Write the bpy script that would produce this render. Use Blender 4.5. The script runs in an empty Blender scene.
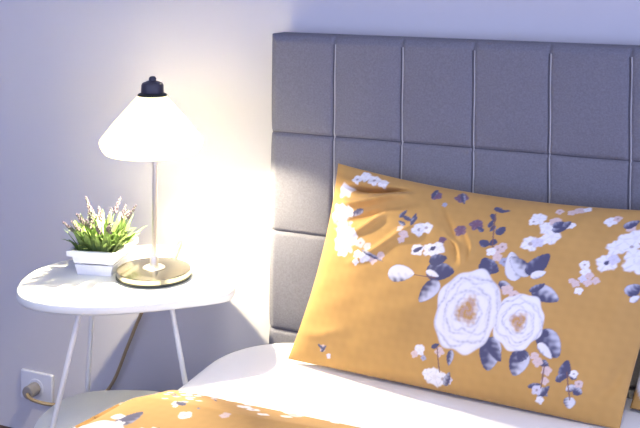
import bpy, bmesh, math, random
import numpy as np
from mathutils import Vector, Matrix

random.seed(7)
C = bpy.context.scene
COL = C.collection
ZF = 0.1          # measured heights are taken from a datum 0.1 m above the floor

# ------------------------------------------------------------------ materials
def mat(name, color, rough=0.6, metal=0.0, noise=None, bump=None, sheen=0.0, coat=0.0, spec=0.5):
    m = bpy.data.materials.new(name); m.use_nodes = True
    nt = m.node_tree; b = nt.nodes['Principled BSDF']
    b.inputs['Base Color'].default_value = (*color, 1)
    b.inputs['Roughness'].default_value = rough
    b.inputs['Metallic'].default_value = metal
    b.inputs['Specular IOR Level'].default_value = spec
    if sheen:
        b.inputs['Sheen Weight'].default_value = sheen
        b.inputs['Sheen Roughness'].default_value = 0.5
    if coat: b.inputs['Coat Weight'].default_value = coat
    tc = nt.nodes.new('ShaderNodeTexCoord')
    if noise:                       # (scale, amount)
        n = nt.nodes.new('ShaderNodeTexNoise'); n.inputs['Scale'].default_value = noise[0]
        n.inputs['Detail'].default_value = 4
        nt.links.new(tc.outputs['Object'], n.inputs['Vector'])
        r = nt.nodes.new('ShaderNodeMapRange')
        r.inputs['To Min'].default_value = 1 - noise[1]; r.inputs['To Max'].default_value = 1 + noise[1]
        nt.links.new(n.outputs['Fac'], r.inputs['Value'])
        mx = nt.nodes.new('ShaderNodeVectorMath'); mx.operation = 'SCALE'
        mx.inputs[0].default_value = color
        nt.links.new(r.outputs['Result'], mx.inputs['Scale'])
        nt.links.new(mx.outputs['Vector'], b.inputs['Base Color'])
    if bump:                        # (scale, strength, distance)
        n = nt.nodes.new('ShaderNodeTexNoise'); n.inputs['Scale'].default_value = bump[0]
        n.inputs['Detail'].default_value = 3
        nt.links.new(tc.outputs['Object'], n.inputs['Vector'])
        bp = nt.nodes.new('ShaderNodeBump'); bp.inputs['Strength'].default_value = bump[1]
        bp.inputs['Distance'].default_value = bump[2]
        nt.links.new(n.outputs['Fac'], bp.inputs['Height'])
        nt.links.new(bp.outputs['Normal'], b.inputs['Normal'])
    return m

def cloth_print_mat(name):
    m = mat(name, (0.6, 0.33, 0.06), rough=0.85, bump=(900, 0.15, 0.0006), sheen=0.08, spec=0.2)
    nt = m.node_tree
    a = nt.nodes.new('ShaderNodeAttribute'); a.attribute_name = 'print'
    nt.links.new(a.outputs['Color'], nt.nodes['Principled BSDF'].inputs['Base Color'])
    return m

M_WALL = mat('wall_paint', (0.655, 0.64, 0.64), 0.9, noise=(3, 0.02), bump=(180, 0.08, 0.001), spec=0.2)
M_CEIL = mat('ceiling_paint', (0.8, 0.8, 0.8), 0.9)
M_FLOOR = mat('dark_wood', (0.085, 0.045, 0.03), 0.5, noise=(9, 0.25))
M_FABRIC = mat('charcoal_upholstery', (0.195, 0.193, 0.22), 0.85, noise=(260, 0.28), bump=(520, 0.5, 0.0015), sheen=0.0, spec=0.25)
M_PIPE = mat('grey_piping', (0.46, 0.46, 0.48), 0.7)
M_THREAD = mat('dark_seam', (0.09, 0.09, 0.11), 0.8)
M_BASE = mat('bed_base_fabric', (0.1, 0.1, 0.115), 0.9, noise=(200, 0.2))
M_SHEET = mat('white_cotton', (0.87, 0.88, 0.90), 0.9, bump=(7, 0.35, 0.012), spec=0.2)
M_HEM = mat('brown_hem_thread', (0.10, 0.06, 0.03), 0.8)
M_PRINT = cloth_print_mat('mustard_floral_cotton')
M_TABLE = mat('white_lacquer', (0.84, 0.86, 0.78), 0.3, spec=0.5)
M_LEG = mat('white_metal', (0.86, 0.86, 0.80), 0.4)
M_NICKEL = mat('brushed_nickel', (0.42, 0.38, 0.28), 0.18, metal=1.0, bump=(400, 0.05, 0.0005))
M_POLE = mat('satin_steel', (0.68, 0.65, 0.57), 0.28, metal=0.9)
M_BLACK = mat('black_plastic', (0.035, 0.033, 0.05), 0.4)
M_FOOT = mat('dark_foot_ring', (0.015, 0.02, 0.015), 0.5)
M_CRATE = mat('whitewashed_wood', (0.74, 0.75, 0.78), 0.7, noise=(45, 0.12), bump=(90, 0.2, 0.001))
M_SOIL = mat('soil', (0.05, 0.035, 0.02), 0.95, bump=(120, 0.6, 0.004))
M_LEAF = mat('green_leaf', (0.15, 0.23, 0.06), 0.55, noise=(55, 0.75))
M_LEAFD = mat('stem_green', (0.13, 0.22, 0.06), 0.6)
M_SPIKE = mat('mauve_flower', (0.13, 0.095, 0.12), 0.8, noise=(120, 0.3))
M_SOCKET = mat('white_plastic', (0.75, 0.77, 0.82), 0.4)
M_PLUG = mat('grey_plug', (0.30, 0.28, 0.27), 0.5)
M_CORD = mat('gold_brown_cord', (0.40, 0.30, 0.16), 0.35)

def shade_material():
    m = bpy.data.materials.new('opal_glass'); m.use_nodes = True
    nt = m.node_tree; nt.nodes.clear()
    out = nt.nodes.new('ShaderNodeOutputMaterial')
    tr = nt.nodes.new('ShaderNodeBsdfTranslucent'); tr.inputs['Color'].default_value = (0.05, 0.045, 0.035, 1)
    df = nt.nodes.new('ShaderNodeBsdfDiffuse'); df.inputs['Color'].default_value = (0.80, 0.78, 0.74, 1)
    gl = nt.nodes.new('ShaderNodeBsdfGlossy'); gl.inputs['Roughness'].default_value = 0.15
    a = nt.nodes.new('ShaderNodeMixShader'); a.inputs[0].default_value = 0.16
    b = nt.nodes.new('ShaderNodeMixShader'); b.inputs[0].default_value = 0.04
    nt.links.new(tr.outputs[0], a.inputs[1]); nt.links.new(df.outputs[0], a.inputs[2])
    nt.links.new(a.outputs[0], b.inputs[1]); nt.links.new(gl.outputs[0], b.inputs[2])
    em = nt.nodes.new('ShaderNodeEmission'); em.inputs['Color'].default_value = (1.0, 0.86, 0.48, 1); em.inputs['Strength'].default_value = 1.85
    ad = nt.nodes.new('ShaderNodeAddShader')            # the opal glass of the lit lamp glows evenly
    nt.links.new(b.outputs[0], ad.inputs[0]); nt.links.new(em.outputs[0], ad.inputs[1])
    nt.links.new(ad.outputs[0], out.inputs['Surface'])
    return m
M_SHADE = shade_material()

def emit_material(name, color, strength):
    m = bpy.data.materials.new(name); m.use_nodes = True
    nt = m.node_tree; nt.nodes.clear()
    out = nt.nodes.new('ShaderNodeOutputMaterial'); e = nt.nodes.new('ShaderNodeEmission')
    e.inputs['Color'].default_value = (*color, 1); e.inputs['Strength'].default_value = strength
    nt.links.new(e.outputs[0], out.inputs['Surface'])
    return m
M_BULB = emit_material('lit_bulb', (1.0, 0.87, 0.60), 10500)

# ------------------------------------------------------------------ mesh helpers
class MB:
    def __init__(s): s.v = []; s.f = []
    def add(s, vs, fs):
        o = len(s.v); s.v += [tuple(p) for p in vs]; s.f += [tuple(i + o for i in f) for f in fs]
    def box(s, lo, hi, mtx=None):
        x0, y0, z0 = lo; x1, y1, z1 = hi
        vs = [Vector(p) for p in ((x0,y0,z0),(x1,y0,z0),(x1,y1,z0),(x0,y1,z0),(x0,y0,z1),(x1,y0,z1),(x1,y1,z1),(x0,y1,z1))]
        if mtx: vs = [mtx @ p for p in vs]
        s.add(vs, [(3,2,1,0),(4,5,6,7),(0,1,5,4),(1,2,6,5),(2,3,7,6),(3,0,4,7)])
    def hexa(s, pts):            # 4 bottom, 4 top points
        s.add(pts, [(3,2,1,0),(4,5,6,7),(0,1,5,4),(1,2,6,5),(2,3,7,6),(3,0,4,7)])
    def lathe(s, prof, c=(0,0), n=48, caps=True):
        vs = []; fs = []
        for r, z in prof:
            for k in range(n):
                a = 2*math.pi*k/n; vs.append((c[0]+r*math.cos(a), c[1]+r*math.sin(a), z))
        for i in range(len(prof)-1):
            for k in range(n):
                k2 = (k+1) % n
                fs.append((i*n+k, i*n+k2, (i+1)*n+k2, (i+1)*n+k))
        if caps:
            fs.append(tuple(range(n-1, -1, -1))); m = (len(prof)-1)*n
            fs.append(tuple(range(m, m+n)))
        s.add(vs, fs)
    def tube(s, pts, r, n=10, caps=True):
        pts = [Vector(p) for p in pts]; rs = r if isinstance(r, (list, tuple)) else [r]*len(pts)
        vs = []; fs = []; up = None
        for i, p in enumerate(pts):
            t = (pts[min(i+1, len(pts)-1)] - pts[max(i-1, 0)]).normalized()
            if up is None:
                up = Vector((0,0,1)) if abs(t.z) < .9 else Vector((1,0,0))
            a = t.cross(up).normalized(); b = t.cross(a).normalized(); up = -b
            for k in range(n):
                g = 2*math.pi*k/n; vs.append(p + rs[i]*(math.cos(g)*a + math.sin(g)*b))
        for i in range(len(pts)-1):
            for k in range(n):
                k2 = (k+1) % n; fs.append((i*n+k, (i+1)*n+k, (i+1)*n+k2, i*n+k2))
        if caps:
            fs.append(tuple(range(n))); m = (len(pts)-1)*n; fs.append(tuple(range(m+n-1, m-1, -1)))
        s.add(vs, fs)
    def build(s, name, m, parent=None, smooth=40, loc=(0,0,0), bevel=None):
        me = bpy.data.meshes.new(name); me.from_pydata(s.v, [], s.f); me.update()
        bm = bmesh.new(); bm.from_mesh(me); bmesh.ops.recalc_face_normals(bm, faces=bm.faces); bm.to_mesh(me); bm.free()
        me.materials.append(m)
        o = bpy.data.objects.new(name, me); COL.objects.link(o); o.location = loc
        if parent: o.parent = parent
        if smooth:
            me.shade_smooth(); me.set_sharp_from_angle(angle=math.radians(smooth))
        if bevel:
            b = o.modifiers.new('bevel', 'BEVEL'); b.width = bevel[0]; b.segments = bevel[1]; b.limit_method = 'ANGLE'
            b.angle_limit = math.radians(35)
        return o

def tag(o, label, cat, group=None, kind=None):
    o['label'] = label; o['category'] = cat
    if group: o['group'] = group
    if kind: o['kind'] = kind
    return o
def thing(name, label, cat, loc, rz=0, group=None):
    o = bpy.data.objects.new(name, None); COL.objects.link(o); o.location = loc; o.rotation_euler = (0, 0, rz)
    o.empty_display_size = 0.05
    return tag(o, label, cat, group)
def structure(o, label, cat):
    o['kind'] = 'structure'; o['label'] = label; o['category'] = cat; return o

def spline(pts, n, closed=False):
    P = [np.array(p, float) for p in pts]; out = []; N = len(P)
    for i in range(N if closed else N-1):
        if closed: a, b, c, d = P[i-1], P[i], P[(i+1) % N], P[(i+2) % N]
        else: a, b, c, d = P[max(i-1,0)], P[i], P[i+1], P[min(i+2,N-1)]
        for k in range(n):
            t = k/n
            out.append(0.5*((2*b)+(-a+c)*t+(2*a-5*b+4*c-d)*t*t+(-a+3*b-3*c+d)*t**3))
    if not closed: out.append(P[-1])
    return [tuple(p) for p in out]

def prism(mb, outline, zs_in):    # zs_in: list of (z, inset) rings bottom to top
    n = len(outline); c = np.mean(np.array(outline), axis=0); vs = []; fs = []
    o = np.array(outline); nxt = np.roll(o, -1, 0); prv = np.roll(o, 1, 0); t = nxt - prv
    nr = np.stack([-t[:,1], t[:,0]], 1); nr /= np.linalg.norm(nr, axis=1)[:,None]
    if ((c - o)*nr).sum() < 0: nr = -nr
    for z, ins in zs_in:
        q = o + nr*ins
        vs += [(x, y, z) for x, y in q]
    for i in range(len(zs_in)-1):
        for k in range(n):
            k2 = (k+1) % n; fs.append((i*n+k, i*n+k2, (i+1)*n+k2, (i+1)*n+k))
    fs.append(tuple(range(n-1, -1, -1))); m = (len(zs_in)-1)*n; fs.append(tuple(range(m, m+n)))
    mb.add(vs, fs)

# ------------------------------------------------------------------ the floral print (pattern colours, in cloth metres)
MUSTARD = np.array([0.505, 0.295, 0.095]); SLATE = np.array([0.085, 0.085, 0.15]); STEEL = np.array([0.36, 0.38, 0.52])
WHITE = np.array([0.80, 0.79, 0.82]); PINK = np.array([0.66, 0.52, 0.50]); BROWN = np.array([0.33, 0.13, 0.03])
def sstep(a, b, x): t = np.clip((x-a)/(b-a), 0, 1); return t*t*(3-2*t)
def wob(p, f, s):
    return (np.sin(p[:,0]*f+s*1.7)+np.sin(p[:,1]*f*1.13+s*2.9)+np.sin((p[:,0]+p[:,1])*f*0.71+s))/3
def blend(col, idx, a, c): col[idx] = col[idx]*(1-a[:,None]) + c*a[:,None]
def paint_print(P, elements):
    col = np.tile(MUSTARD, (len(P), 1))
    col *= (1 + 0.04*wob(P, 60, 1) + 0.03*wob(P, 300, 2))[:,None]
    for e in elements:
        k = e[0]
        if k == 'leaf':           # base, tip, half width, tone (0 dark .. 1 pale)
            b = np.array(e[1]); t = np.array(e[2]); w = e[3]; tone = e[4]; L = np.linalg.norm(t-b)
            i = np.where(np.linalg.norm(P-(b+t)/2, axis=1) < L*0.5+w)[0]
            if not len(i): continue
            d = (t-b)/L; q = P[i]-b; s = q@d/L; l = q[:,0]*-d[1]+q[:,1]*d[0]
            prof = w*np.sqrt(np.clip(np.sin(np.pi*np.clip(s, 0, 1)**0.85), 0, 1))*(1-0.25*s)
            a = sstep(0, 0.0022, prof-np.abs(l)+0.0008*wob(P[i], 900, 3))*((s > 0) & (s < 1))
            pale = sstep(-0.6, 0.6, l/w + 0.22*wob(P[i], 420, 4) + 0.12*np.sin(s*26-np.abs(l/w)*5) + (tone-0.5)*1.9)
            c = SLATE*(1-pale[:,None]) + (STEEL*(1-tone)+WHITE*tone)[None,:]*pale[:,None]
            edge = sstep(0.0035, 0.0, prof-np.abs(l))
            c = c*(1-0.7*edge[:,None]) + SLATE*0.7*edge[:,None]
            blend(col, i, a, c)
        elif k == 'rose':         # centre, x radius, y radius, seed
            c0 = np.array(e[1]); rx, ry, sd = e[2], e[3], e[4]
            i = np.where(np.linalg.norm(P-c0, axis=1) < max(rx, ry)*1.25)[0]
            if not len(i): continue
            q = (P[i]-c0)/np.array([rx, ry]); r = np.linalg.norm(q, axis=1); th = np.arctan2(q[:,1], q[:,0])
            R = 1 + 0.035*np.sin(5*th+sd) + 0.03*np.sin(9*th+2*sd)
            a = sstep(0, 0.06, R-r)
            v = np.zeros(len(i))
            for j, rk in enumerate((0.30, 0.39, 0.48, 0.57, 0.66, 0.75, 0.84, 0.93)):
                g = rk*(1 + 0.10*np.sin((2+j % 3)*th + sd + j*2.1) + 0.05*np.sin(7*th+j*1.3)) + 0.02*wob(P[i], 350, j)
                v = np.maximum(v, np.exp(-((r-g)/0.038)**2)*(0.4+0.45*np.sin(2*th+j*1.9+sd))*(0.9+0.5*wob(P[i], 700, j+5)))
            v += 0.35*sstep(0.85, 1.02, r/R)
            c = WHITE*(1-v[:,None]*0.62) + np.array([0.30, 0.30, 0.42])*v[:,None]*0.62
            g = sstep(0.40, 0.16, r + 0.05*np.sin(3*th+sd) + 0.05*wob(P[i], 600, 8)); gm = np.clip(0.5+0.5*np.sin(r*30-2*th+sd)+0.6*wob(P[i], 1300, 9), 0, 1)
            gold = MUSTARD*gm[:,None] + (0.55*PINK+0.35*BROWN)*(1-gm[:,None])
            c = c*(1-g[:,None]) + gold*g[:,None]
            blend(col, i, a, c)
        elif k == 'bloom':        # centre, radius, tone colour index, seed
            c0 = np.array(e[1]); r0, ci, sd = e[2], e[3], e[4]
            i = np.where(np.linalg.norm(P-c0, axis=1) < r0*1.1)[0]
            if not len(i): continue
            q = P[i]-c0; r = np.linalg.norm(q, axis=1)/r0; th = np.arctan2(q[:,1], q[:,0])
            R = 0.82+0.14*np.abs(np.cos(2.5*th+sd)) + 0.07*np.sin(4*th+2*sd) + 0.08*wob(P[i], 600, sd)
            a = sstep(0, 0.22, R-r)
            base = (WHITE, PINK, STEEL, np.array([0.17, 0.10, 0.16]), np.array([0.62, 0.60, 0.70]))[ci]
            c = np.tile(base, (len(i), 1))
            v = np.exp(-(np.sin(2.5*th+sd)/0.25)**2)*sstep(0.15, 0.5, r)*0.30
            c = c*(1-v[:,None]) + STEEL*0.8*v[:,None]
            g = sstep(0.30, 0.14, r)*(0.12+0.5*(math.sin(sd*5) > 0.6)); c = c*(1-g[:,None]) + (SLATE*0.6+BROWN*0.4)*g[:,None]
            blend(col, i, a, c)
        elif k == 'stem':
            b = np.array(e[1]); t = np.array(e[2]); L = np.linalg.norm(t-b)+1e-9
            i = np.where(np.linalg.norm(P-(b+t)/2, axis=1) < L*0.5+0.004)[0]
            if not len(i): continue
            d = (t-b)/L; q = P[i]-b; s = np.clip(q@d, 0, L); dist = np.linalg.norm(q-s[:,None]*d, axis=1)
            blend(col, i, sstep(0.0018, 0.0006, dist), SLATE*0.6+BROWN*0.4)
        elif k == 'flush':        # soft white wash of an out of focus bloom in the print
            c0 = np.array(e[1]); r0 = e[2]
            i = np.where(np.linalg.norm(P-c0, axis=1) < r0*1.3)[0]
            if not len(i): continue
            r = np.linalg.norm(P[i]-c0, axis=1)/r0
            a = sstep(0.05, 0.35, 1-r+0.3*wob(P[i], 260, e[3]))
            blend(col, i, a*0.95, WHITE)
    return np.clip(col, 0, 1)

def spray(rng, c, n, spread, out):
    """a loose spray of small blossoms and leaflets round c"""
    for _ in range(n):
        p = (c[0]+rng.gauss(0, spread), c[1]+rng.gauss(0, spread))
        if rng.random() < 0.62: out.append(('bloom', p, rng.uniform(0.008, 0.016), rng.choice((0, 0, 1, 4)), rng.random()*6))
        else:
            a = rng.random()*6.28; L = rng.uniform(0.015, 0.028)
            out.append(('leaf', p, (p[0]+L*math.cos(a), p[1]+L*math.sin(a)), L*0.3, rng.choice((0.1, 0.3, 0.7))))
def random_print(rng, x0, x1, y0, y1, n_rose, n_spray):
    out = []
    for _ in range(n_rose):
        c = (rng.uniform(x0, x1), rng.uniform(y0, y1)); R = rng.uniform(0.05, 0.075)
        for k in range(7):
            a = k*0.9+rng.random()*0.5; L = rng.uniform(0.05, 0.075)
            b = (c[0]+R*0.8*math.cos(a), c[1]+R*0.8*math.sin(a))
            out.append(('leaf', b, (b[0]+L*math.cos(a), b[1]+L*math.sin(a)), L*0.3, rng.choice((0.1, 0.4, 0.7))))
        out.append(('rose', c, R, R, rng.random()*6))
    for _ in range(n_spray): spray(rng, (rng.uniform(x0, x1), rng.uniform(y0, y1)), 9, 0.03, out)
    return out
def set_print(o, colors):
    at = o.data.color_attributes.new('print', 'FLOAT_COLOR', 'POINT')
    a = np.ones((len(colors), 4), np.float32); a[:,:3] = colors
    at.data.foreach_set('color', a.ravel())

# ------------------------------------------------------------------ the room
XL, XR, YF, ZC = -2.3, 3.4, -4.6, 2.6
def slab(name, lo, hi, m, label, cat):
    b = MB(); b.box(lo, hi); return structure(b.build(name, m, smooth=0), label, cat)
slab('floor', (XL-.1, YF, -0.1), (XR+.1, 0.1, 0), M_FLOOR, 'dark brown wooden floor under the side table', 'floor')
slab('wall_back', (XL, 0, 0), (XR, 0.1, ZC), M_WALL, 'pale lavender grey painted wall behind the bed and lamp', 'wall')
slab('wall_left', (XL-.1, YF, 0), (XL, 0.1, ZC), M_WALL, 'pale lavender grey side wall beyond the side table', 'wall')
slab('ceiling', (XL-.1, YF, ZC), (XR+.1, 0.1, ZC+.1), M_CEIL, 'white ceiling above the bed', 'ceiling')

# ------------------------------------------------------------------ headboard
HW, HH, HY, HD = 0.17, 0.2428, -0.10, 0.085
HT = 1.0869+ZF; HX1 = HW*8; ROWS = [HT-HH*k for k in (1, 2, 3, 4)]
def headboard_front(x, z):
    r = 0.022
    d = np.minimum(np.minimum(x, HX1-x), np.minimum(HT-z, 10))
    dd = np.clip(r-d, 0, r); y = r-np.sqrt(np.maximum(r*r-dd*dd, 0))
    gx = np.min(np.abs(x[...,None]-HW*np.arange(1, 8)), axis=-1)
    gz = np.min(np.abs(z[...,None]-np.array(ROWS)), axis=-1)
    y = y + 0.005*np.exp(-(gx/0.0045)**2) + 0.005*np.exp(-(gz/0.004)**2)
    g = np.minimum(gx, gz); y = y - 0.006*(1-np.exp(-g/0.03))
    return HY + y
hb = thing('headboard', 'tall charcoal grey upholstered headboard stitched into square panels', 'headboard', (0, 0, 0))
xs = np.concatenate([[0, .001, .003, .006, .010], np.arange(.0145, HX1-.0145, .0025), [HX1-.010, HX1-.006, HX1-.003, HX1-.001, HX1]])
zs = np.concatenate([np.arange(0.02, HT-.0145, .0028), [HT-.0145, HT-.010, HT-.006, HT-.003, HT-.001, HT]])
X, Z = np.meshgrid(xs, zs); Y = headboard_front(X, Z)
nx, nz = len(xs), len(zs)
mb = MB(); V = np.stack([X, Y, Z], -1).reshape(-1, 3).tolist()
F = [(j*nx+i, j*nx+i+1, (j+1)*nx+i+1, (j+1)*nx+i) for j in range(nz-1) for i in range(nx-1)]
ring = [i for i in range(nx)] + [j*nx+nx-1 for j in range(1, nz)] + [(nz-1)*nx+i for i in range(nx-2, -1, -1)] + [j*nx for j in range(nz-2, 0, -1)]
o0 = len(V); V += [[V[i][0], HY+HD, V[i][2]] for i in ring]
n = len(ring); F += [(ring[k], o0+k, o0+(k+1) % n, ring[(k+1) % n]) for k in range(n)] + [tuple(range(o0, o0+n))]
mb.add(V, F); mb.build('upholstery', M_FABRIC, hb, smooth=50)
mb = MB(); md = MB()
for k in range(1, 8):
    zz = np.linspace(0.3, HT-0.020, 90)
    for dx, q, r in ((.0022, mb, .0021), (-.0022, md, .0017)):
        xx = HW*k+dx+0.0006*np.sin(zz*37+k*2)
        yy = headboard_front(xx, zz)-0.0003
        q.tube([(xx[i], yy[i], zz[i]) for i in range(len(zz))], r, 6)
mb.build('vertical_piping', M_PIPE, hb, smooth=60)
for r in ROWS[:3]:
    xx = np.linspace(0.004, HX1-0.004, 170); zz = np.full_like(xx, r) + 0.0006*np.sin(xx*31)
    yy = headboard_front(xx, zz)-0.0002
    md.tube([(xx[i], yy[i], zz[i]+0.001) for i in range(len(xx))], 0.0018, 6)
md.build('seam_thread', M_THREAD, hb, smooth=60)
for x in (0.2, HX1-0.2):
    b = MB(); b.box((x-.03, HY+.02, 0), (x+.03, HY+.07, 0.03)); b.build('leg', M_BLACK, hb, bevel=(.003, 2))

# ------------------------------------------------------------------ bed base, mattress, duvet
BX0, BX1, BY0, BY1, BZ = -0.025, 1.42, -0.165, -2.12, 0.38+ZF
bb = thing('bed_base', 'low dark upholstered bed base under the white mattress', 'bed base', (0, 0, 0))
b = MB(); b.box((BX0+.06, BY1+.04, .10), (BX1-.06, BY0-.02, .25)); b.build('frame', M_BASE, bb, bevel=(.015, 3))
for x in (BX0+.14, BX1-.14):
    for y in (BY0-.12, BY1+.14):
        b = MB(); b.lathe([(.022, 0), (.028, .1)], (x, y), 20); b.build('leg', M_BLACK, bb)
def mattress_mesh():
    bm = bmesh.new()
    bmesh.ops.create_cube(bm, size=1)
    for v in bm.verts:
        v.co = Vector(((BX0+BX1)/2+v.co.x*(BX1-BX0), (BY0+BY1)/2+v.co.y*(BY0-BY1), (0.25+BZ)/2+v.co.z*(BZ-0.25)))
    ve = [e for e in bm.edges if abs(e.verts[0].co.z-e.verts[1].co.z) > .1]
    bmesh.ops.bevel(bm, geom=ve, offset=.21, segments=16, affect='EDGES', profile=.5)
    he = [e for e in bm.edges if abs(e.verts[0].co.z-e.verts[1].co.z) < 1e-5 and e.is_manifold and any(abs(f.normal.z) > .9 for f in e.link_faces) and not all(abs(f.normal.z) > .9 for f in e.link_faces)]
    bmesh.ops.bevel(bm, geom=he, offset=.042, segments=8, affect='EDGES', profile=.5)
    me = bpy.data.meshes.new('mattress'); bm.to_mesh(me); bm.free(); return me
me = mattress_mesh(); me.materials.append(M_SHEET); me.shade_smooth(); me.set_sharp_from_angle(angle=1.2)
ms = bpy.data.objects.new('mattress', me); COL.objects.link(ms)
tag(ms, 'mattress in a plain white sheet between the duvet and the pillows', 'mattress')

DY0 = -0.590
def duvet_point(s, t):
    """s: 0 left hem .. 1 right hem around the cross-section; t: 0 head hem .. 1 foot"""
    y = DY0 - t*(2.19+DY0)
    grow = min(1, t*1.58/0.34); grow = grow*grow*(3-2*grow)
    out = 0.010 + 0.060*grow
    lift = 0.012 + 0.030*min(1, t*1.58/0.10)
    xl, xr, zt = BX0-out, BX1+out, BZ+lift
    rad = 0.075 + 0.02*grow; drop = 0.20
    arc = rad*math.pi/2; flat = (xr-xl)-2*rad; tot = 2*(drop+arc)+flat
    d = s*tot; mirror = d > tot/2
    if mirror: d = tot-d
    if d < drop: x, z = xl, zt-rad-drop+d
    elif d < drop+arc:
        a = (d-drop)/rad; x, z = xl+rad-rad*math.cos(a), zt-rad+rad*math.sin(a)
    else: x, z = xl+rad+(d-drop-arc), zt
    if mirror: x = xl+xr-x
    w = 0.006*math.sin(y*9+x*3)+0.005*math.sin(x*11+y*4+1)+0.004*math.sin(x*23-y*17)
    if d < drop+arc*0.5: x += (w*1.2)*(1 if not mirror else -1)*(0.3+0.7*grow)
    else: z += w*min(1, t*8)
    return x, y, z
NS, NT = 620, 330
tt = np.concatenate([np.linspace(0, 0.28, 190)[:-1], np.linspace(0.28, 1, NT-189)])
ss = np.concatenate([np.linspace(0, 0.62, 480)[:-1], np.linspace(0.62, 1, NS-479)])
V = [duvet_point(s, t) for t in tt for s in ss]
F = [(j*NS+i, (j+1)*NS+i, (j+1)*NS+i+1, j*NS+i+1) for j in range(NT-1) for i in range(NS-1)]
mb = MB(); mb.add(V, F); dv = mb.build('duvet', M_PRINT, smooth=70)
tag(dv, 'mustard yellow floral duvet folded down across the bed', 'duvet')
DUV_EL = [
    ('bloom', (0.4423, 0.0008), 0.0061, 0, 4.58),
    ('bloom', (0.3455, 0.0008), 0.0085, 4, 3.66),
    ('leaf', (0.4217, 0.0187), (0.4398, 0.0401), 0.004, 0.3),
    ('bloom', (0.3815, 0.0011), 0.0101, 4, 2.63),
    ('bloom', (0.3816, 0.0471), 0.0079, 0, 0.82),
    ('leaf', (0.3875, 0.002), (0.3736, 0.0011), 0.004, 0.3),
    ('bloom', (0.3973, 0.064), 0.0081, 0, 0.79),
    ('bloom', (0.4127, 0.0017), 0.0099, 1, 0.7),
    ('leaf', (0.3419, 0.0008), (0.3507, 0.0008), 0.004, 0.3),
    ('bloom', (0.4502, 0.0008), 0.0092, 1, 3.5),
    ('bloom', (0.3421, 0.0111), 0.008, 4, 0.54),
    ('leaf', (0.3705, 0.0014), (0.3842, 0.0008), 0.004, 0.3),
    ('leaf', (0.3037, 0.046), (0.3037, 0.0451), 0.004, 0.3),
    ('bloom', (0.4004, 0.1075), 0.0099, 0, 0.2),
    ('bloom', (0.3578, 0.0011), 0.0094, 4, 1.57),
    ('bloom', (0.3288, 0.0316), 0.0076, 0, 2.83),
    ('leaf', (0.35, 0.0533), (0.3723, 0.0649), 0.004, 0.3),
    ('leaf', (0.375, 0.04), (0.3694, 0.0022), 0.004, 0.3),
    ('bloom', (0.3608, 0.0311), 0.0089, 0, 0.98),
    ('bloom', (0.3565, 0.0059), 0.0095, 0, 5.6),
    ('bloom', (0.363, 0.0937), 0.0074, 0, 4.02),
    ('bloom', (0.3804, 0.0437), 0.0061, 0, 3.84),
    ('bloom', (0.3656, 0.0228), 0.0095, 0, 6.08),
    ('bloom', (0.3468, 0.0014), 0.0085, 0, 3.68),
    ('bloom', (0.3851, 0.0419), 0.0086, 0, 4.23),
    ('bloom', (0.4077, 0.0957), 0.0083, 4, 5.89),
    ('leaf', (0.3445, 0.0008), (0.3578, 0.0008), 0.004, 0.3),
    ('leaf', (0.3589, 0.0522), (0.3356, 0.0288), 0.004, 0.3),
    ('bloom', (0.3141, 0.058), 0.0084, 1, 1.51),
    ('leaf', (0.3522, 0.0527), (0.3376, 0.0406), 0.004, 0.3),
    ('leaf', (0.4095, 0.002), (0.426, 0.0015), 0.004, 0.3),
    ('bloom', (0.3921, 0.0612), 0.0078, 0, 1.44),
    ('leaf', (0.3085, 0.0939), (0.3063, 0.0675), 0.004, 0.3),
    ('bloom', (0.3632, 0.0588), 0.0086, 4, 5.14),
    ('bloom', (0.346, 0.0026), 0.0082, 0, 1.88),
    ('bloom', (0.4171, 0.065), 0.0081, 0, 1.77),
    ('bloom', (0.3906, 0.0571), 0.0068, 0, 4.64),
    ('bloom', (0.4181, 0.0129), 0.0082, 1, 1.29),
    ('leaf', (0.4476, 0.1114), (0.4521, 0.1069), 0.004, 0.3),
    ('bloom', (0.3347, 0.0519), 0.0077, 4, 1.27),
    ('leaf', (0.3037, 0.0412), (0.3028, 0.0384), 0.004, 0.3),
    ('bloom', (0.3816, 0.0161), 0.0089, 0, 1.08),
    ('bloom', (0.4067, 0.1174), 0.0062, 0, 5.33),
    ('bloom', (0.3824, 0.0008), 0.0078, 1, 2.36),
    ('leaf', (0.3273, 0.0067), (0.3274, 0.0011), 0.004, 0.3),
    ('leaf', (0.3989, 0.0216), (0.3936, 0.0294), 0.004, 0.3),
    ('bloom', (0.4986, 0.0357), 0.0184, 0, 3.68),
    ('bloom', (0.5232, 0.0448), 0.0161, 0, 0.32),
    ('bloom', (0.488, 0.0021), 0.0115, 4, 0.84),
    ('bloom', (0.558, 0.0681), 0.0138, 0, 3.68),
    ('bloom', (0.5777, 0.0018), 0.0138, 0, 4.12),
    ('bloom', (0.5985, 0.0167), 0.0161, 1, 4.6),
    ('bloom', (0.5929, 0.0434), 0.0138, 0, 1.12),
    ('bloom', (0.6041, 0.0021), 0.0092, 4, 5.92),
    ('bloom', (0.6759, 0.0011), 0.0115, 0, 2.44),
    ('bloom', (0.5089, 0.1127), 0.0115, 1, 2.16),
    ('bloom', (0.2926, 0.0794), 0.0069, 1, 5.44),
    ('bloom', (0.2775, 0.1011), 0.0092, 0, 1.96),
]
rng = random.Random(3)
TOT = 2*(0.20+0.12)+1.4
DUV_EL = DUV_EL + random_print(rng, 0.05, 1.95, 0.16, 1.55, 16, 22)
Q = np.array([(s*TOT, t*1.618) for t in tt for s in ss])
set_print(dv, paint_print(Q, DUV_EL))
hp = MB(); hp.tube([Vector(duvet_point(q, 0))+Vector((0, .003, .013)) for q in np.linspace(0.02, 0.98, 300)], .0022, 6)
hp.build('hem_piping', M_HEM, dv, smooth=60)
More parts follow.
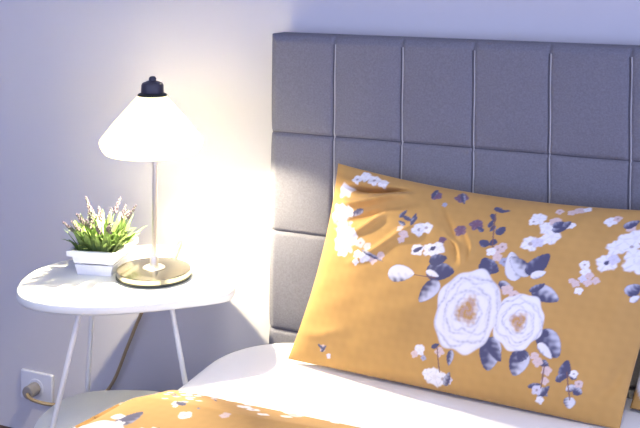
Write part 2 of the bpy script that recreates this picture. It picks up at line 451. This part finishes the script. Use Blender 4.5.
so = dv.modifiers.new('thickness', 'SOLIDIFY'); so.thickness = 0.016; so.offset = 1
dv.modifiers.new('round', 'BEVEL').width = 0.004; dv.modifiers['round'].limit_method = 'ANGLE'

# ------------------------------------------------------------------ pillows
def pillow(name, label, cs, T, folds, elements, nu, nv, cat='pillow', group=None, size=(0.71, 0.45)):
    """cs: corners bl, br, tr, tl (world).  Front and back grids share their rim."""
    bl, br, tr, tl = [np.array(c, float) for c in cs]
    u = np.linspace(0, 1, nu); v = np.linspace(0, 1, nv); U, W = np.meshgrid(u, v)
    base = (bl[None,None]*((1-U)*(1-W))[...,None] + br*(U*(1-W))[...,None] + tr*(U*W)[...,None] + tl*((1-U)*W)[...,None])
    ex = (br-bl)/np.linalg.norm(br-bl); ey = (tl-bl)/np.linalg.norm(tl-bl)
    nrm = np.cross(ex, ey); nrm /= np.linalg.norm(nrm)          # towards the room
    au, av = 4*U*(1-U), 4*W*(1-W)
    # the rim draws in between the corners
    base += ex[None,None]*((0.018*av*((1-U)**3)) - 0.012*av*(U**3))[...,None]
    base += ey[None,None]*((-0.024*au*(W**3)) + 0.0*au)[...,None]
    th = T*(np.clip(au, 0, 1)**0.62)*(np.clip(av, 0, 1)**0.55)
    fr = np.clip(th/T*2.2, 0, 1)
    A = U*size[0]; B = W*size[1]
    wr = 0.0022*np.sin(A*23+B*9+1)*np.sin(B*27-A*7) + 0.0008*np.sin(A*61-B*37+2*np.sin(B*19))*np.sin(B*45+A*13)
    for (p, q, h, w) in folds:
        p = np.array(p); q = np.array(q); L = np.linalg.norm(q-p); d = (q-p)/L
        s = ((A-p[0])*d[0]+(B-p[1])*d[1])/L; l = -(A-p[0])*d[1]+(B-p[1])*d[0] + 0.006*np.sin(s*5)
        wr = wr + h*np.exp(-(l/w)**2)*sstep(-0.15, 0.25, s)*sstep(1.15, 0.6, s)
    front = base + nrm*(th*0.62+wr*np.clip(fr*1.5, 0, 1))[...,None]
    back = base - nrm*(th*0.38)[...,None]
    for g in (front, back):
        g[...,2] = np.maximum(g[...,2], BZ+0.004)
        g[...,1] = np.minimum(g[...,1], HY-0.009)
    V = front.reshape(-1, 3).tolist(); F = [(j*nu+i, j*nu+i+1, (j+1)*nu+i+1, (j+1)*nu+i) for j in range(nv-1) for i in range(nu-1)]
    idx = -np.ones((nv, nu), int); c = len(V); colsel = []
    k2 = 3                                                        # the back is coarser
    ju = list(range(0, nu, 1)); jv = list(range(0, nv, 1))
    for j in range(nv):
        for i in range(nu):
            if i in (0, nu-1) or j in (0, nv-1): idx[j, i] = j*nu+i
            else: idx[j, i] = c; c += 1; V.append(back[j, i].tolist()); colsel.append((j, i))
    F += [(idx[j, i], idx[j+1, i], idx[j+1, i+1], idx[j, i+1]) for j in range(nv-1) for i in range(nu-1)]
    me = bpy.data.meshes.new(name); me.from_pydata(V, [], [tuple(map(int, f)) for f in F]); me.update(); me.materials.append(M_PRINT); me.shade_smooth()
    o = bpy.data.objects.new(name, me); COL.objects.link(o); tag(o, label, cat, group)
    Q = np.stack([A, B], -1).reshape(-1, 2); col = paint_print(Q, elements)
    cb = col.reshape(nv, nu, 3)[:, ::-1]
    extra = np.array([cb[j, i] for j, i in colsel]) if colsel else np.zeros((0, 3))
    set_print(o, np.concatenate([col, extra]))
    # hem cord round the rim
    rim = [V[idx[0, i]] for i in range(0, nu, 4)] + [V[idx[j, nu-1]] for j in range(0, nv, 4)] + [V[idx[nv-1, i]] for i in range(nu-1, -1, -4)] + [V[idx[j, 0]] for j in range(nv-1, -1, -4)]
    return o

PIL_EL = [
    ('flush', (0.0691, 0.276), 0.0345, 1),
    ('flush', (0.0365, 0.3329), 0.0276, 2),
    ('flush', (0.0358, 0.3905), 0.0207, 4),
    ('flush', (0.0515, 0.3018), 0.023, 5),
    ('leaf', (0.0955, 0.3514), (0.0633, 0.3318), 0.009, 0.3),
    ('bloom', (0.0592, 0.4209), 0.0138, 0, 0.2),
    ('bloom', (0.0749, 0.4329), 0.0161, 0, 3.24),
    ('bloom', (0.0977, 0.4281), 0.0161, 0, 2.88),
    ('bloom', (0.1204, 0.425), 0.0138, 0, 5.8),
    ('bloom', (0.0823, 0.2874), 0.0207, 0, 0.6),
    ('bloom', (0.0714, 0.2529), 0.0184, 0, 5.44),
    ('bloom', (0.0579, 0.3406), 0.0161, 0, 1.8),
    ('bloom', (0.1115, 0.2748), 0.0138, 1, 2.96),
    ('bloom', (0.1316, 0.2688), 0.0115, 1, 1.16),
    ('bloom', (0.1116, 0.2494), 0.0115, 0, 2.4),
    ('bloom', (0.1333, 0.246), 0.0161, 0, 4.6),
    ('bloom', (0.1546, 0.2423), 0.0115, 1, 0.52),
    ('bloom', (0.1684, 0.2538), 0.0115, 1, 6.12),
    ('bloom', (0.1146, 0.2316), 0.0092, 0, 0.56),
    ('leaf', (0.1187, 0.2599), (0.1792, 0.2421), 0.0056, 0.4),
    ('leaf', (0.1906, 0.3535), (0.2184, 0.3436), 0.0067, 0.1),
    ('leaf', (0.1857, 0.3472), (0.1962, 0.3704), 0.0067, 0.2),
    ('leaf', (0.2172, 0.3334), (0.2175, 0.3667), 0.0067, 0.1),
    ('leaf', (0.2044, 0.3309), (0.1857, 0.3397), 0.0067, 0.4),
    ('leaf', (0.2163, 0.3433), (0.223, 0.3576), 0.0067, 0.2),
    ('bloom', (0.2088, 0.3095), 0.0115, 1, 4.36),
    ('bloom', (0.1961, 0.3218), 0.0092, 1, 2.32),
    ('bloom', (0.2369, 0.3272), 0.0184, 0, 0.16),
    ('bloom', (0.2501, 0.3346), 0.0161, 0, 5.48),
    ('bloom', (0.2058, 0.2972), 0.0092, 1, 4.64),
    ('bloom', (0.2472, 0.2808), 0.0161, 0, 2.2),
    ('bloom', (0.2748, 0.2856), 0.0184, 0, 5.28),
    ('bloom', (0.2886, 0.2907), 0.0184, 0, 1.04),
    ('bloom', (0.2921, 0.3128), 0.0092, 3, 2.76),
    ('leaf', (0.2397, 0.2748), (0.2581, 0.2896), 0.0067, 0.1),
    ('leaf', (0.2748, 0.2856), (0.2849, 0.2945), 0.0067, 0.1),
    ('bloom', (0.2427, 0.4199), 0.0138, 3, 4.6),
    ('bloom', (0.2932, 0.4259), 0.0161, 3, 3.48),
    ('bloom', (0.3208, 0.341), 0.0161, 3, 1.28),
    ('bloom', (0.3474, 0.3613), 0.0161, 3, 1.08),
    ('bloom', (0.2672, 0.3994), 0.0069, 2, 5.96),
    ('leaf', (0.2375, 0.4375), (0.2359, 0.409), 0.0067, 0.1),
    ('leaf', (0.2878, 0.4417), (0.3062, 0.4082), 0.0067, 0.3),
    ('leaf', (0.3662, 0.412), (0.3902, 0.4021), 0.0079, 0.0),
    ('leaf', (0.3798, 0.4029), (0.401, 0.4101), 0.0056, 0.0),
    ('leaf', (0.3666, 0.3946), (0.3812, 0.3757), 0.0067, 0.0),
    ('leaf', (0.3932, 0.3445), (0.404, 0.3668), 0.0112, 0.0),
    ('leaf', (0.3727, 0.3581), (0.3758, 0.3797), 0.0067, 0.1),
    ('leaf', (0.386, 0.3161), (0.3655, 0.3241), 0.0112, 0.0),
    ('leaf', (0.397, 0.3326), (0.3879, 0.3162), 0.009, 0.0),
    ('leaf', (0.3662, 0.3469), (0.351, 0.3565), 0.0067, 0.1),
    ('leaf', (0.3843, 0.3657), (0.3777, 0.3489), 0.0067, 0.2),
    ('stem', (0.3744, 0.396), (0.3936, 0.3177)),
    ('stem', (0.3936, 0.3177), (0.413, 0.2927)),
    ('bloom', (0.4076, 0.3106), 0.0138, 1, 4.0),
    ('bloom', (0.3959, 0.3035), 0.0115, 0, 4.96),
    ('bloom', (0.4131, 0.3184), 0.0115, 1, 4.16),
    ('bloom', (0.4111, 0.2925), 0.0115, 1, 2.16),
    ('bloom', (0.4268, 0.2859), 0.0115, 2, 0.36),
    ('bloom', (0.4569, 0.3982), 0.0184, 0, 2.6),
    ('bloom', (0.4507, 0.3891), 0.0115, 0, 1.72),
    ('bloom', (0.4807, 0.3786), 0.0184, 0, 4.68),
    ('bloom', (0.4947, 0.3583), 0.0207, 0, 3.16),
    ('bloom', (0.4845, 0.349), 0.0138, 0, 0.84),
    ('bloom', (0.5105, 0.3895), 0.0115, 0, 5.36),
    ('bloom', (0.5209, 0.3916), 0.0092, 0, 3.4),
    ('bloom', (0.4621, 0.3352), 0.0207, 0, 2.76),
    ('bloom', (0.4739, 0.3399), 0.0138, 4, 4.8),
    ('bloom', (0.4898, 0.3961), 0.0138, 1, 5.0),
    ('leaf', (0.4928, 0.3705), (0.5175, 0.4013), 0.0135, 0.35),
    ('leaf', (0.4911, 0.3809), (0.5037, 0.3991), 0.0112, 0.2),
    ('bloom', (0.5206, 0.4336), 0.0115, 1, 1.84),
    ('bloom', (0.5333, 0.4383), 0.0092, 0, 4.6),
    ('bloom', (0.487, 0.4245), 0.0092, 1, 3.0),
    ('bloom', (0.5089, 0.4253), 0.0092, 1, 2.08),
    ('leaf', (0.4592, 0.2492), (0.4329, 0.3107), 0.0202, 0.75),
    ('leaf', (0.4815, 0.2646), (0.4346, 0.2991), 0.018, 0.6),
    ('leaf', (0.4775, 0.2659), (0.5032, 0.3189), 0.0202, 0.05),
    ('leaf', (0.4841, 0.2629), (0.5095, 0.2786), 0.0112, 0.9),
    ('leaf', (0.4945, 0.2405), (0.5486, 0.2229), 0.0202, 0.45),
    ('leaf', (0.4914, 0.2313), (0.5151, 0.2532), 0.009, 0.2),
    ('leaf', (0.28, 0.2385), (0.3382, 0.2462), 0.0247, 0.12),
    ('leaf', (0.2807, 0.2587), (0.3149, 0.2744), 0.0158, 0.08),
    ('leaf', (0.28, 0.2385), (0.311, 0.2304), 0.009, 0.9),
    ('leaf', (0.3112, 0.2219), (0.2839, 0.1715), 0.0202, 0.55),
    ('leaf', (0.1976, 0.2203), (0.2559, 0.2277), 0.0225, 0.8),
    ('stem', (0.2567, 0.2257), (0.3035, 0.2268)),
    ('leaf', (0.3829, 0.275), (0.4219, 0.2622), 0.0202, 0.05),
    ('leaf', (0.3871, 0.2875), (0.4077, 0.2508), 0.0135, 0.05),
    ('leaf', (0.4302, 0.2417), (0.4629, 0.2238), 0.0112, 0.4),
    ('bloom', (0.4498, 0.2276), 0.0138, 1, 4.88),
    ('bloom', (0.4665, 0.2179), 0.0138, 1, 2.8),
    ('bloom', (0.4938, 0.21), 0.0115, 1, 5.04),
    ('leaf', (0.4467, 0.1285), (0.4515, 0.0614), 0.0247, 0.4),
    ('leaf', (0.4401, 0.1231), (0.4723, 0.0833), 0.0135, 0.2),
    ('leaf', (0.5099, 0.1151), (0.5021, 0.0615), 0.0225, 0.5),
    ('leaf', (0.5135, 0.1156), (0.5059, 0.0902), 0.0135, 0.1),
    ('leaf', (0.5338, 0.1599), (0.575, 0.112), 0.0247, 0.35),
    ('leaf', (0.534, 0.1337), (0.5646, 0.1081), 0.0112, 0.9),
    ('leaf', (0.5323, 0.1575), (0.5489, 0.1508), 0.0112, 0.0),
    ('rose', (0.3852, 0.1709), 0.0669, 0.0897, 0.6),
    ('rose', (0.4876, 0.1676), 0.0483, 0.06, 2.3),
    ('leaf', (0.5928, 0.0741), (0.5938, 0.1119), 0.0135, 0.05),
    ('leaf', (0.6053, 0.0847), (0.618, 0.0793), 0.009, 0.4),
    ('leaf', (0.5809, 0.0677), (0.5978, 0.0849), 0.009, 0.2),
    ('leaf', (0.6123, 0.043), (0.6143, 0.0198), 0.0135, 0.75),
    ('leaf', (0.6164, 0.0595), (0.6322, 0.0527), 0.0112, 0.35),
    ('leaf', (0.6025, 0.0544), (0.6204, 0.0663), 0.009, 0.6),
    ('leaf', (0.5411, 0.0497), (0.5719, 0.0363), 0.0112, 0.45),
    ('leaf', (0.554, 0.0307), (0.572, 0.056), 0.009, 0.3),
    ('leaf', (0.532, 0.0458), (0.5547, 0.0563), 0.0067, 0.2),
    ('leaf', (0.5455, 0.0999), (0.5623, 0.0918), 0.009, 0.2),
    ('bloom', (0.6106, 0.0875), 0.0092, 0, 2.96),
    ('bloom', (0.6233, 0.0705), 0.0092, 1, 5.16),
    ('bloom', (0.5609, 0.0635), 0.0092, 1, 3.08),
    ('bloom', (0.5497, 0.0435), 0.0115, 4, 5.48),
    ('bloom', (0.5584, 0.0255), 0.0092, 0, 6.24),
    ('bloom', (0.5603, 0.0833), 0.0115, 1, 5.92),
    ('bloom', (0.5406, 0.0973), 0.0115, 1, 3.84),
    ('bloom', (0.5326, 0.1074), 0.0092, 1, 2.52),
    ('stem', (0.5973, 0.0887), (0.613, 0.0374)),
    ('stem', (0.5547, 0.0921), (0.5563, 0.0489)),
    ('bloom', (0.3463, 0.0281), 0.023, 0, 6.08),
    ('bloom', (0.3305, 0.0309), 0.0138, 0, 4.6),
    ('bloom', (0.3635, 0.0273), 0.0161, 0, 5.28),
    ('bloom', (0.3067, 0.0755), 0.0138, 0, 2.2),
    ('bloom', (0.2975, 0.0654), 0.0092, 1, 4.32),
    ('bloom', (0.3492, 0.0795), 0.0115, 1, 3.76),
    ('bloom', (0.3764, 0.028), 0.0092, 4, 0.04),
    ('bloom', (0.3181, 0.0613), 0.0069, 2, 3.96),
    ('leaf', (0.3727, 0.088), (0.3726, 0.0558), 0.009, 0.4),
    ('leaf', (0.3312, 0.0841), (0.3457, 0.0954), 0.0067, 0.0),
    ('leaf', (0.3686, 0.0142), (0.3765, 0.0442), 0.009, 0.4),
    ('stem', (0.3432, 0.0865), (0.3558, 0.04)),
    ('bloom', (0.0829, 0.0383), 0.0092, 1, 1.72),
    ('leaf', (0.0802, 0.0292), (0.0917, 0.0465), 0.0056, 0.3),
    ('leaf', (0.0683, 0.0446), (0.0894, 0.0352), 0.0045, 0.2),
    ('bloom', (0.1015, 0.0246), 0.0069, 4, 4.92),
    ('bloom', (0.5847, 0.4121), 0.0138, 0, 0.64),
    ('bloom', (0.5941, 0.4212), 0.0092, 1, 2.96),
    ('bloom', (0.6152, 0.3528), 0.0207, 0, 1.32),
    ('bloom', (0.6254, 0.3709), 0.0207, 0, 5.64),
    ('bloom', (0.6399, 0.3805), 0.023, 0, 3.84),
    ('bloom', (0.6395, 0.3596), 0.0161, 0, 2.84),
    ('bloom', (0.6086, 0.3175), 0.023, 0, 1.44),
    ('bloom', (0.6183, 0.3259), 0.0138, 4, 3.76),
    ('bloom', (0.6612, 0.3294), 0.0322, 0, 2.64),
    ('bloom', (0.649, 0.3408), 0.0184, 0, 6.16),
    ('bloom', (0.624, 0.4024), 0.0115, 1, 1.64),
    ('leaf', (0.612, 0.4008), (0.6334, 0.4209), 0.0112, 0.3),
    ('leaf', (0.6064, 0.3126), (0.6106, 0.3221), 0.0056, 0.1),
    ('leaf', (0.6614, 0.2584), (0.6774, 0.2828), 0.0158, 0.4),
    ('leaf', (0.6707, 0.2456), (0.6837, 0.2606), 0.009, 0.9),
    ('bloom', (0.5722, 0.3062), 0.0115, 0, 4.16),
    ('bloom', (0.5782, 0.2917), 0.0115, 0, 0.76),
    ('bloom', (0.5679, 0.2636), 0.0092, 1, 4.44),
    ('bloom', (0.5594, 0.2683), 0.0069, 1, 5.12),
    ('bloom', (0.5773, 0.2502), 0.0092, 0, 2.48),
    ('bloom', (0.5882, 0.2694), 0.0092, 1, 3.8),
    ('bloom', (0.6009, 0.2764), 0.0092, 1, 3.56),
    ('bloom', (0.5771, 0.2763), 0.0092, 4, 0.76),
    ('bloom', (0.5875, 0.2847), 0.0092, 1, 3.08),
]
FOLDS = [
    ((0.0336, 0.4001), (0.1856, 0.412), -0.03, 0.006),
    ((0.0214, 0.3546), (0.1915, 0.408), 0.02, 0.01),
    ((0.0007, 0.4193), (0.1502, 0.4209), 0.008, 0.008),
    ((0.0333, 0.3135), (0.2022, 0.3796), -0.012, 0.01),
    ((0.0656, 0.285), (0.1704, 0.3651), 0.011, 0.01),
    ((0.1018, 0.2298), (0.234, 0.3365), 0.012, 0.009),
    ((0.1196, 0.2415), (0.2096, 0.3074), -0.008, 0.008),
    ((0.3456, 0.2707), (0.2924, 0.3432), 0.008, 0.006),
    ((0.3585, 0.282), (0.3339, 0.3586), 0.007, 0.006),
    ((0.3315, 0.2677), (0.2528, 0.4103), -0.008, 0.01),
    ((0.0065, 0.0649), (0.1422, 0.0768), 0.004, 0.012),
    ((0.6615, 0.051), (0.7099, 0.1522), -0.01, 0.012),
    ((0.652, 0.1841), (0.6416, 0.3532), 0.006, 0.02),
    ((0.5186, 0.331), (0.5486, 0.4494), 0.004, 0.02),
]
pillow('pillow', 'mustard yellow pillow printed with two large white roses leaning on the headboard',
       [(0.152, -0.315, 0.388+ZF), (0.854, -0.354, 0.384+ZF), (0.972, -0.170, 0.765+ZF), (0.206, -0.160, 0.795+ZF)],
       0.160, FOLDS, PIL_EL, 380, 250, group='mustard floral pillows')
rng = random.Random(11)
P2 = [('rose', (0.05, 0.07), 0.055, 0.06, 1.0), ('leaf', (0.09, 0.16), (0.03, 0.22), 0.02, 0.6), ('leaf', (0.02, 0.03), (0.09, 0.02), 0.02, 0.5), ('leaf', (0.02, 0.17), (0.0, 0.24), 0.018, 0.4)] + random_print(rng, 0.15, 0.7, 0.02, 0.42, 3, 6)
pillow('pillow', 'second floral pillow, only a sliver showing at the right edge beside the rose pillow',
       [(0.866, -0.262, 0.388+ZF), (1.40, -0.30, 0.388+ZF), (1.42, -0.130, 0.765+ZF), (0.900, -0.122, 0.765+ZF)],
       0.085, [], P2, 140, 120, group='mustard floral pillows', size=(0.5, 0.45))

# ------------------------------------------------------------------ side table
TX, TY = -0.23, -0.35
st = thing('side_table', 'white three legged side table with rounded triangular top and lower shelf', 'side table', (TX, TY, 0))
OUT = [(.016,-.330),(.004,-.358),(-.042,-.406),(-.124,-.478),(-.195,-.525),(-.267,-.552),(-.330,-.560),(-.385,-.547),(-.430,-.510),(-.464,-.452),
       (-.484,-.381),(-.478,-.325),(-.459,-.262),(-.437,-.198),(-.398,-.133),(-.340,-.082),(-.268,-.064),(-.200,-.072),(-.140,-.105),(-.080,-.160),(-.025,-.237),(.008,-.292)]
loc2 = lambda pts: [(x-TX, y-TY) for x, y in pts]
zt = 0.52+ZF
b = MB(); prism(b, spline(loc2(OUT), 6, True), [(zt-.020, .006), (zt-.018, .002), (zt-.015, 0), (zt-.004, 0), (zt-.001, .0015), (zt, .004)])
b.build('tabletop', M_TABLE, st, smooth=50)
SH = [(-.04,-.33),(-.075,-.405),(-.15,-.475),(-.24,-.518),(-.325,-.520),(-.40,-.485),(-.448,-.41),(-.464,-.33),(-.452,-.27),(-.415,-.225),(-.338,-.185),(-.263,-.165),(-.16,-.19),(-.085,-.245),(-.05,-.285)]
zs_ = 0.18+ZF
b = MB(); prism(b, spline(loc2(SH), 6, True), [(zs_-.018, .003), (zs_-.015, 0), (zs_-.003, 0), (zs_, .003)])
b.build('lower_shelf', M_TABLE, st, smooth=50)
for (p, q) in (((-.288,-.462), (-.362,-.588)), ((-.398,-.262), (-.482,-.185)), ((-.133,-.345), (-.012,-.32))):
    b = MB(); a0 = Vector((p[0]-TX, p[1]-TY, zt-.022)); a1 = Vector((q[0]-TX, q[1]-TY, 0.0))
    b.tube([a0, a0.lerp(a1, .5), a1], [.006, .006, .006], 14); b.build('leg', M_LEG, st, smooth=50)

# ------------------------------------------------------------------ table lamp
LX, LY = -0.199, -0.306
tl = thing('table_lamp', 'lit table lamp with white conical glass shade on a metal stem', 'lamp', (LX, LY, zt+.0006))
b = MB(); b.lathe([(.086, 0), (.088, .001), (.088, .006), (.086, .006)], n=72); b.build('foot_ring', M_FOOT, tl)
b = MB(); b.lathe([(.0865, .006), (.0868, .0075), (.0868, .0175), (.0855, .019), (.083, .0195), (.03, .0205)], n=96)
b.build('base', M_NICKEL, tl, smooth=35)
b = MB(); b.lathe([(.026, .0204), (.026, .022), (.022, .0245), (.012, .026), (.0095, .028), (.0095, .046), (.0085, .048)], n=40)
b.build('collar', M_POLE, tl, smooth=35)
b = MB(); b.lathe([(.0058, .047), (.0058, .262), (.0075, .263), (.0075, .300), (.005, .302)], n=24); b.build('pole', M_POLE, tl, smooth=35)
# shade (hung a little off the stem)
SX, SY = -.008, -.003
zb = 0.812-0.52
prof = [(.1085, zb), (.1135, zb+.006), (.1188, zb+.0155), (.1212, zb+.0245), (.1195, zb+.031), (.1115, zb+.041), (.098, zb+.059), (.085, zb+.075), (.070, zb+.092), (.056, zb+.108), (.044, zb+.122), (.034, zb+.134), (.030, zb+.136)]
inner = [(max(r-.003, .02), z) for r, z in prof]
b = MB(); b.lathe(prof, (SX, SY), 96, caps=False)
b.build('lamp_shade', M_SHADE, tl, smooth=60)
b = MB(); b.lathe([(.0345, zb+.1325), (.035, zb+.134), (.033, zb+.1375), (.027, zb+.1395)], (SX, SY), 40)
cap = b.build('shade_collar', M_FOOT, tl, smooth=35)
b = MB(); b.lathe([(.0255, zb+.138), (.0265, zb+.141), (.026, zb+.158), (.0235, zb+.163), (.014, zb+.167), (.0085, zb+.1685), (.0085, zb+.174), (.006, zb+.178), (.002, zb+.179)], (SX, SY), 36)
cp = b.build('cap', M_BLACK, tl, smooth=40)
# bulb, set to one side of the stem on an angled holder
bc = Vector((SX-.066, SY+.066, zb+.0265)); top = Vector((SX-.004, SY+.004, zb+.120))
b = MB(); ax = (top-bc).normalized(); b.tube([bc+ax*.009, bc+ax*.022, bc+ax*.024, top], [.006, .007, .010, .010], 16); b.build('bulb_holder', M_POLE, tl)
b = MB(); b.lathe([(.001, -.0105), (.006, -.009), (.009, -.0045), (.010, .000), (.010, .006), (.0075, .009)], n=28)
bu = b.build('bulb', M_BULB, tl); bu.location = bc; bu.rotation_mode = 'QUATERNION'; bu.rotation_quaternion = ax.to_track_quat('Z', 'Y')
# cord to the wall socket
pts = [(-.212, -.222, .53), (-.225, -.17, .5265), (-.250, -.110, .5265), (-.268, -.068, .5265), (-.282, -.046, .520), (-.305, -.030, .485), (-.355, -.022, .41), (-.405, -.022, .325), (-.454, -.02, .218), (-.50, -.02, .11), (-.54, -.024, .06), (-.60, -.034, .032), (-.68, -.052, .022), (-.74, -.062, .028), (-.768, -.054, .036)]
pts = [(x-LX, y-LY, z-.52) for x, y, z in pts]
b = MB(); b.tube(spline(pts, 8), .0048, 10); cd = b.build('cord', M_CORD, tl, smooth=60)

# ------------------------------------------------------------------ wall socket with plug
def ring_disc(mb, cx, cz, r, y0, y1, n=32):
    vs = []
    for y, rr in ((y0, r), (y1, r)):
        for k in range(n): a = 2*math.pi*k/n; vs.append((cx+rr*math.cos(a), y, cz+rr*math.sin(a)))
    fs = [(k, (k+1) % n, n+(k+1) % n, n+k) for k in range(n)] + [tuple(range(n)), tuple(range(2*n-1, n-1, -1))]
    mb.add(vs, fs)
ws = thing('wall_socket', 'white wall socket low on the wall behind the side table', 'socket', (-.772, 0, .04+ZF))
b = MB(); b.box((-.056, -.010, -.041), (.056, 0, .041)); b.build('plate', M_SOCKET, ws, bevel=(.004, 3))
b = MB(); ring_disc(b, 0, -.004, .026, -.0115, -.008); b.build('socket_face', M_SOCKET, ws, bevel=(.001, 2))
pb = MB(); ring_disc(pb, -.772-LX, .036-.52, .0185, -.048-LY, -.0115-LY)
pl = pb.build('plug', M_PLUG, cd, bevel=(.003, 3))

# ------------------------------------------------------------------ planter
PX, PY, PR = -0.342, -0.305, math.radians(13)
pp = thing('potted_plant', 'small green plant with mauve flower tips in a whitewashed wooden crate', 'plant', (PX, PY, zt), PR)
def crate():
    mb = MB(); hx0, hy0, hx1, hy1, h = .041, .055, .055, .066, .058
    def at_(z): f = z/h; return hx0+(hx1-hx0)*f, hy0+(hy1-hy0)*f
    t = .006
    for (z0, z1) in ((0, .026), (.029, .046)):
        a, b_ = at_(z0); c, d = at_(z1)
        for s in (-1, 1):
            mb.hexa([(-a, s*b_, z0), (a, s*b_, z0), (a, s*(b_-t), z0), (-a, s*(b_-t), z0), (-c, s*d, z1), (c, s*d, z1), (c, s*(d-t), z1), (-c, s*(d-t), z1)])
            mb.hexa([(s*a, -b_+t, z0), (s*a, b_-t, z0), (s*(a-t), b_-t, z0), (s*(a-t), -b_+t, z0), (s*c, -d+t, z1), (s*c, d-t, z1), (s*(c-t), d-t, z1), (s*(c-t), -d+t, z1)])
    for sx in (-1, 1):
        for sy in (-1, 1):
            mb.box((sx*.038-.005, sy*.050-.005, 0), (sx*.038+.005, sy*.050+.005, .05))
    mb.box((-.036, -.053, .002), (.036, .053, .006))
    return mb
crate().build('crate', M_CRATE, pp, smooth=0, bevel=(.0012, 2))
b = MB()
for s in (-1, 1):
    b.box((-.063, s*.067-.0045, .0465), (.063, s*.067+.0045, .060)); b.box((s*.0585-.0045, -.0625, .0465), (s*.0585+.0045, .0625, .060))
b.build('rim', M_CRATE, pp, smooth=0, bevel=(.0015, 2))
b = MB(); b.box((-.044, -.0545, .03), (.044, .0545, .045)); b.build('soil', M_SOIL, pp, smooth=0)
def blade(mb, base, dirv, L, w, bend, n=6):
    base = Vector(base); d = Vector(dirv).normalized(); side = d.cross(Vector((0,0,1))).normalized()
    if side.length < .5: side = Vector((1,0,0))
    vs = []; p = base.copy()
    for i in range(n+1):
        t = i/n; ww = w*math.sin(math.pi*min(1, .12+t*.88))**.8
        nrm = side.cross(d).normalized()
        vs += [p-side*ww, p+nrm*ww*.35, p+side*ww]
        d = (d + Vector((d.x, d.y, -.6))*bend/n).normalized(); p = p + d*(L/n)
    fs = []
    for i in range(n):
        for k in (0, 1): fs.append((i*3+k, i*3+k+1, i*3+4+k, i*3+3+k))
    mb.add(vs, fs)
rng = random.Random(5)
mb = MB()
for i in range(150):
    x, y = rng.uniform(-.040, .040), rng.uniform(-.05, .05); a = math.atan2(y, x)+rng.gauss(0, .7)
    sp = rng.uniform(.12, .75); L = rng.uniform(.045, .10)
    blade(mb, (x, y, .044), (math.cos(a)*sp, math.sin(a)*sp, 1), L, rng.uniform(.004, .0095), rng.uniform(.2, 1.1))
fo = mb.build('foliage', M_LEAF, pp, smooth=70)
for i in range(17):
    x, y = rng.uniform(-.03, .03), rng.uniform(-.045, .045); a = math.atan2(y, x)+rng.gauss(0, .5); sp = rng.uniform(.1, .62)
    L = rng.uniform(.080, .122); d = Vector((math.cos(a)*sp, math.sin(a)*sp, 1)).normalized()
    p0 = Vector((x, y, .045)); p1 = p0+d*L*.6; p2 = p0+d*L+Vector((math.cos(a), math.sin(a), -.1))*.012
    s = MB(); s.tube([p0, p1, p2], [.0016, .0013, .001], 6)
    sk = s.build('flower_stem', M_LEAFD, pp)
    f = MB(); ax = (p2-p1).normalized(); nb = 15
    for k in range(nb):
        t = k/nb; g = k*2.4; c = p1.lerp(p2, .25+t*.85)
        e = Vector((math.cos(g), math.sin(g), .6)); e = (e-ax*e.dot(ax)*.4).normalized()
        r = .0044*(1-.5*t); f.tube([c, c+e*r*.8, c+e*r*1.5+ax*r], [r*.35, r*.75, r*.15], 6)
    f.build('flower_spike', M_SPIKE, sk)

# ------------------------------------------------------------------ camera
yaw, roll, f_px, hy = math.radians(22.063), math.radians(0.669), 940.0, -27.46
Fw = Vector((-math.sin(yaw), math.cos(yaw), 0)); R0 = Vector((math.cos(yaw), math.sin(yaw), 0)); U0 = Vector((0, 0, 1))
Rx = R0*math.cos(roll)+U0*math.sin(roll); Up = -R0*math.sin(roll)+U0*math.cos(roll)
cam = bpy.data.cameras.new('camera'); co = bpy.data.objects.new('camera', cam); COL.objects.link(co)
m3 = Matrix((Rx, Up, -Fw)).transposed(); mw = m3.to_4x4(); mw.translation = Vector((0.987, -2.213, 1.24+ZF)); co.matrix_world = mw
cam.sensor_width = 36; cam.sensor_fit = 'HORIZONTAL'; cam.lens = f_px/640*36
cam.shift_y = -(214-hy)/640; cam.clip_start = 0.02
C.camera = co

# ------------------------------------------------------------------ light
w = bpy.data.worlds.new('daylight'); C.world = w; w.use_nodes = True
bg = w.node_tree.nodes['Background']; bg.inputs['Color'].default_value = (0.50, 0.575, 1.0, 1); bg.inputs['Strength'].default_value = 2.4
L = bpy.data.lights.new('bed_fill_spot', 'SPOT'); L.energy = 95; L.color = (1.0, 0.96, 0.90); L.spot_size = math.radians(48); L.spot_blend = 1.0; L.shadow_soft_size = 0.25  # added neutral fill that brightens the bed, not a known ceiling fitting
lo = bpy.data.objects.new('bed_fill_spot', L); COL.objects.link(lo); lo.location = (1.1, -2.0, 2.45)
lo.rotation_euler = (Vector((0.38, -0.66, 0.5))-lo.location).to_track_quat('-Z', 'Y').to_euler()
vs = C.view_settings; vs.view_transform = 'Standard'; vs.look = 'None'; vs.exposure = 0.14; vs.gamma = 1; vs.use_curve_mapping = False
C.cycles.max_bounces = 8; C.cycles.sample_clamp_indirect = 40
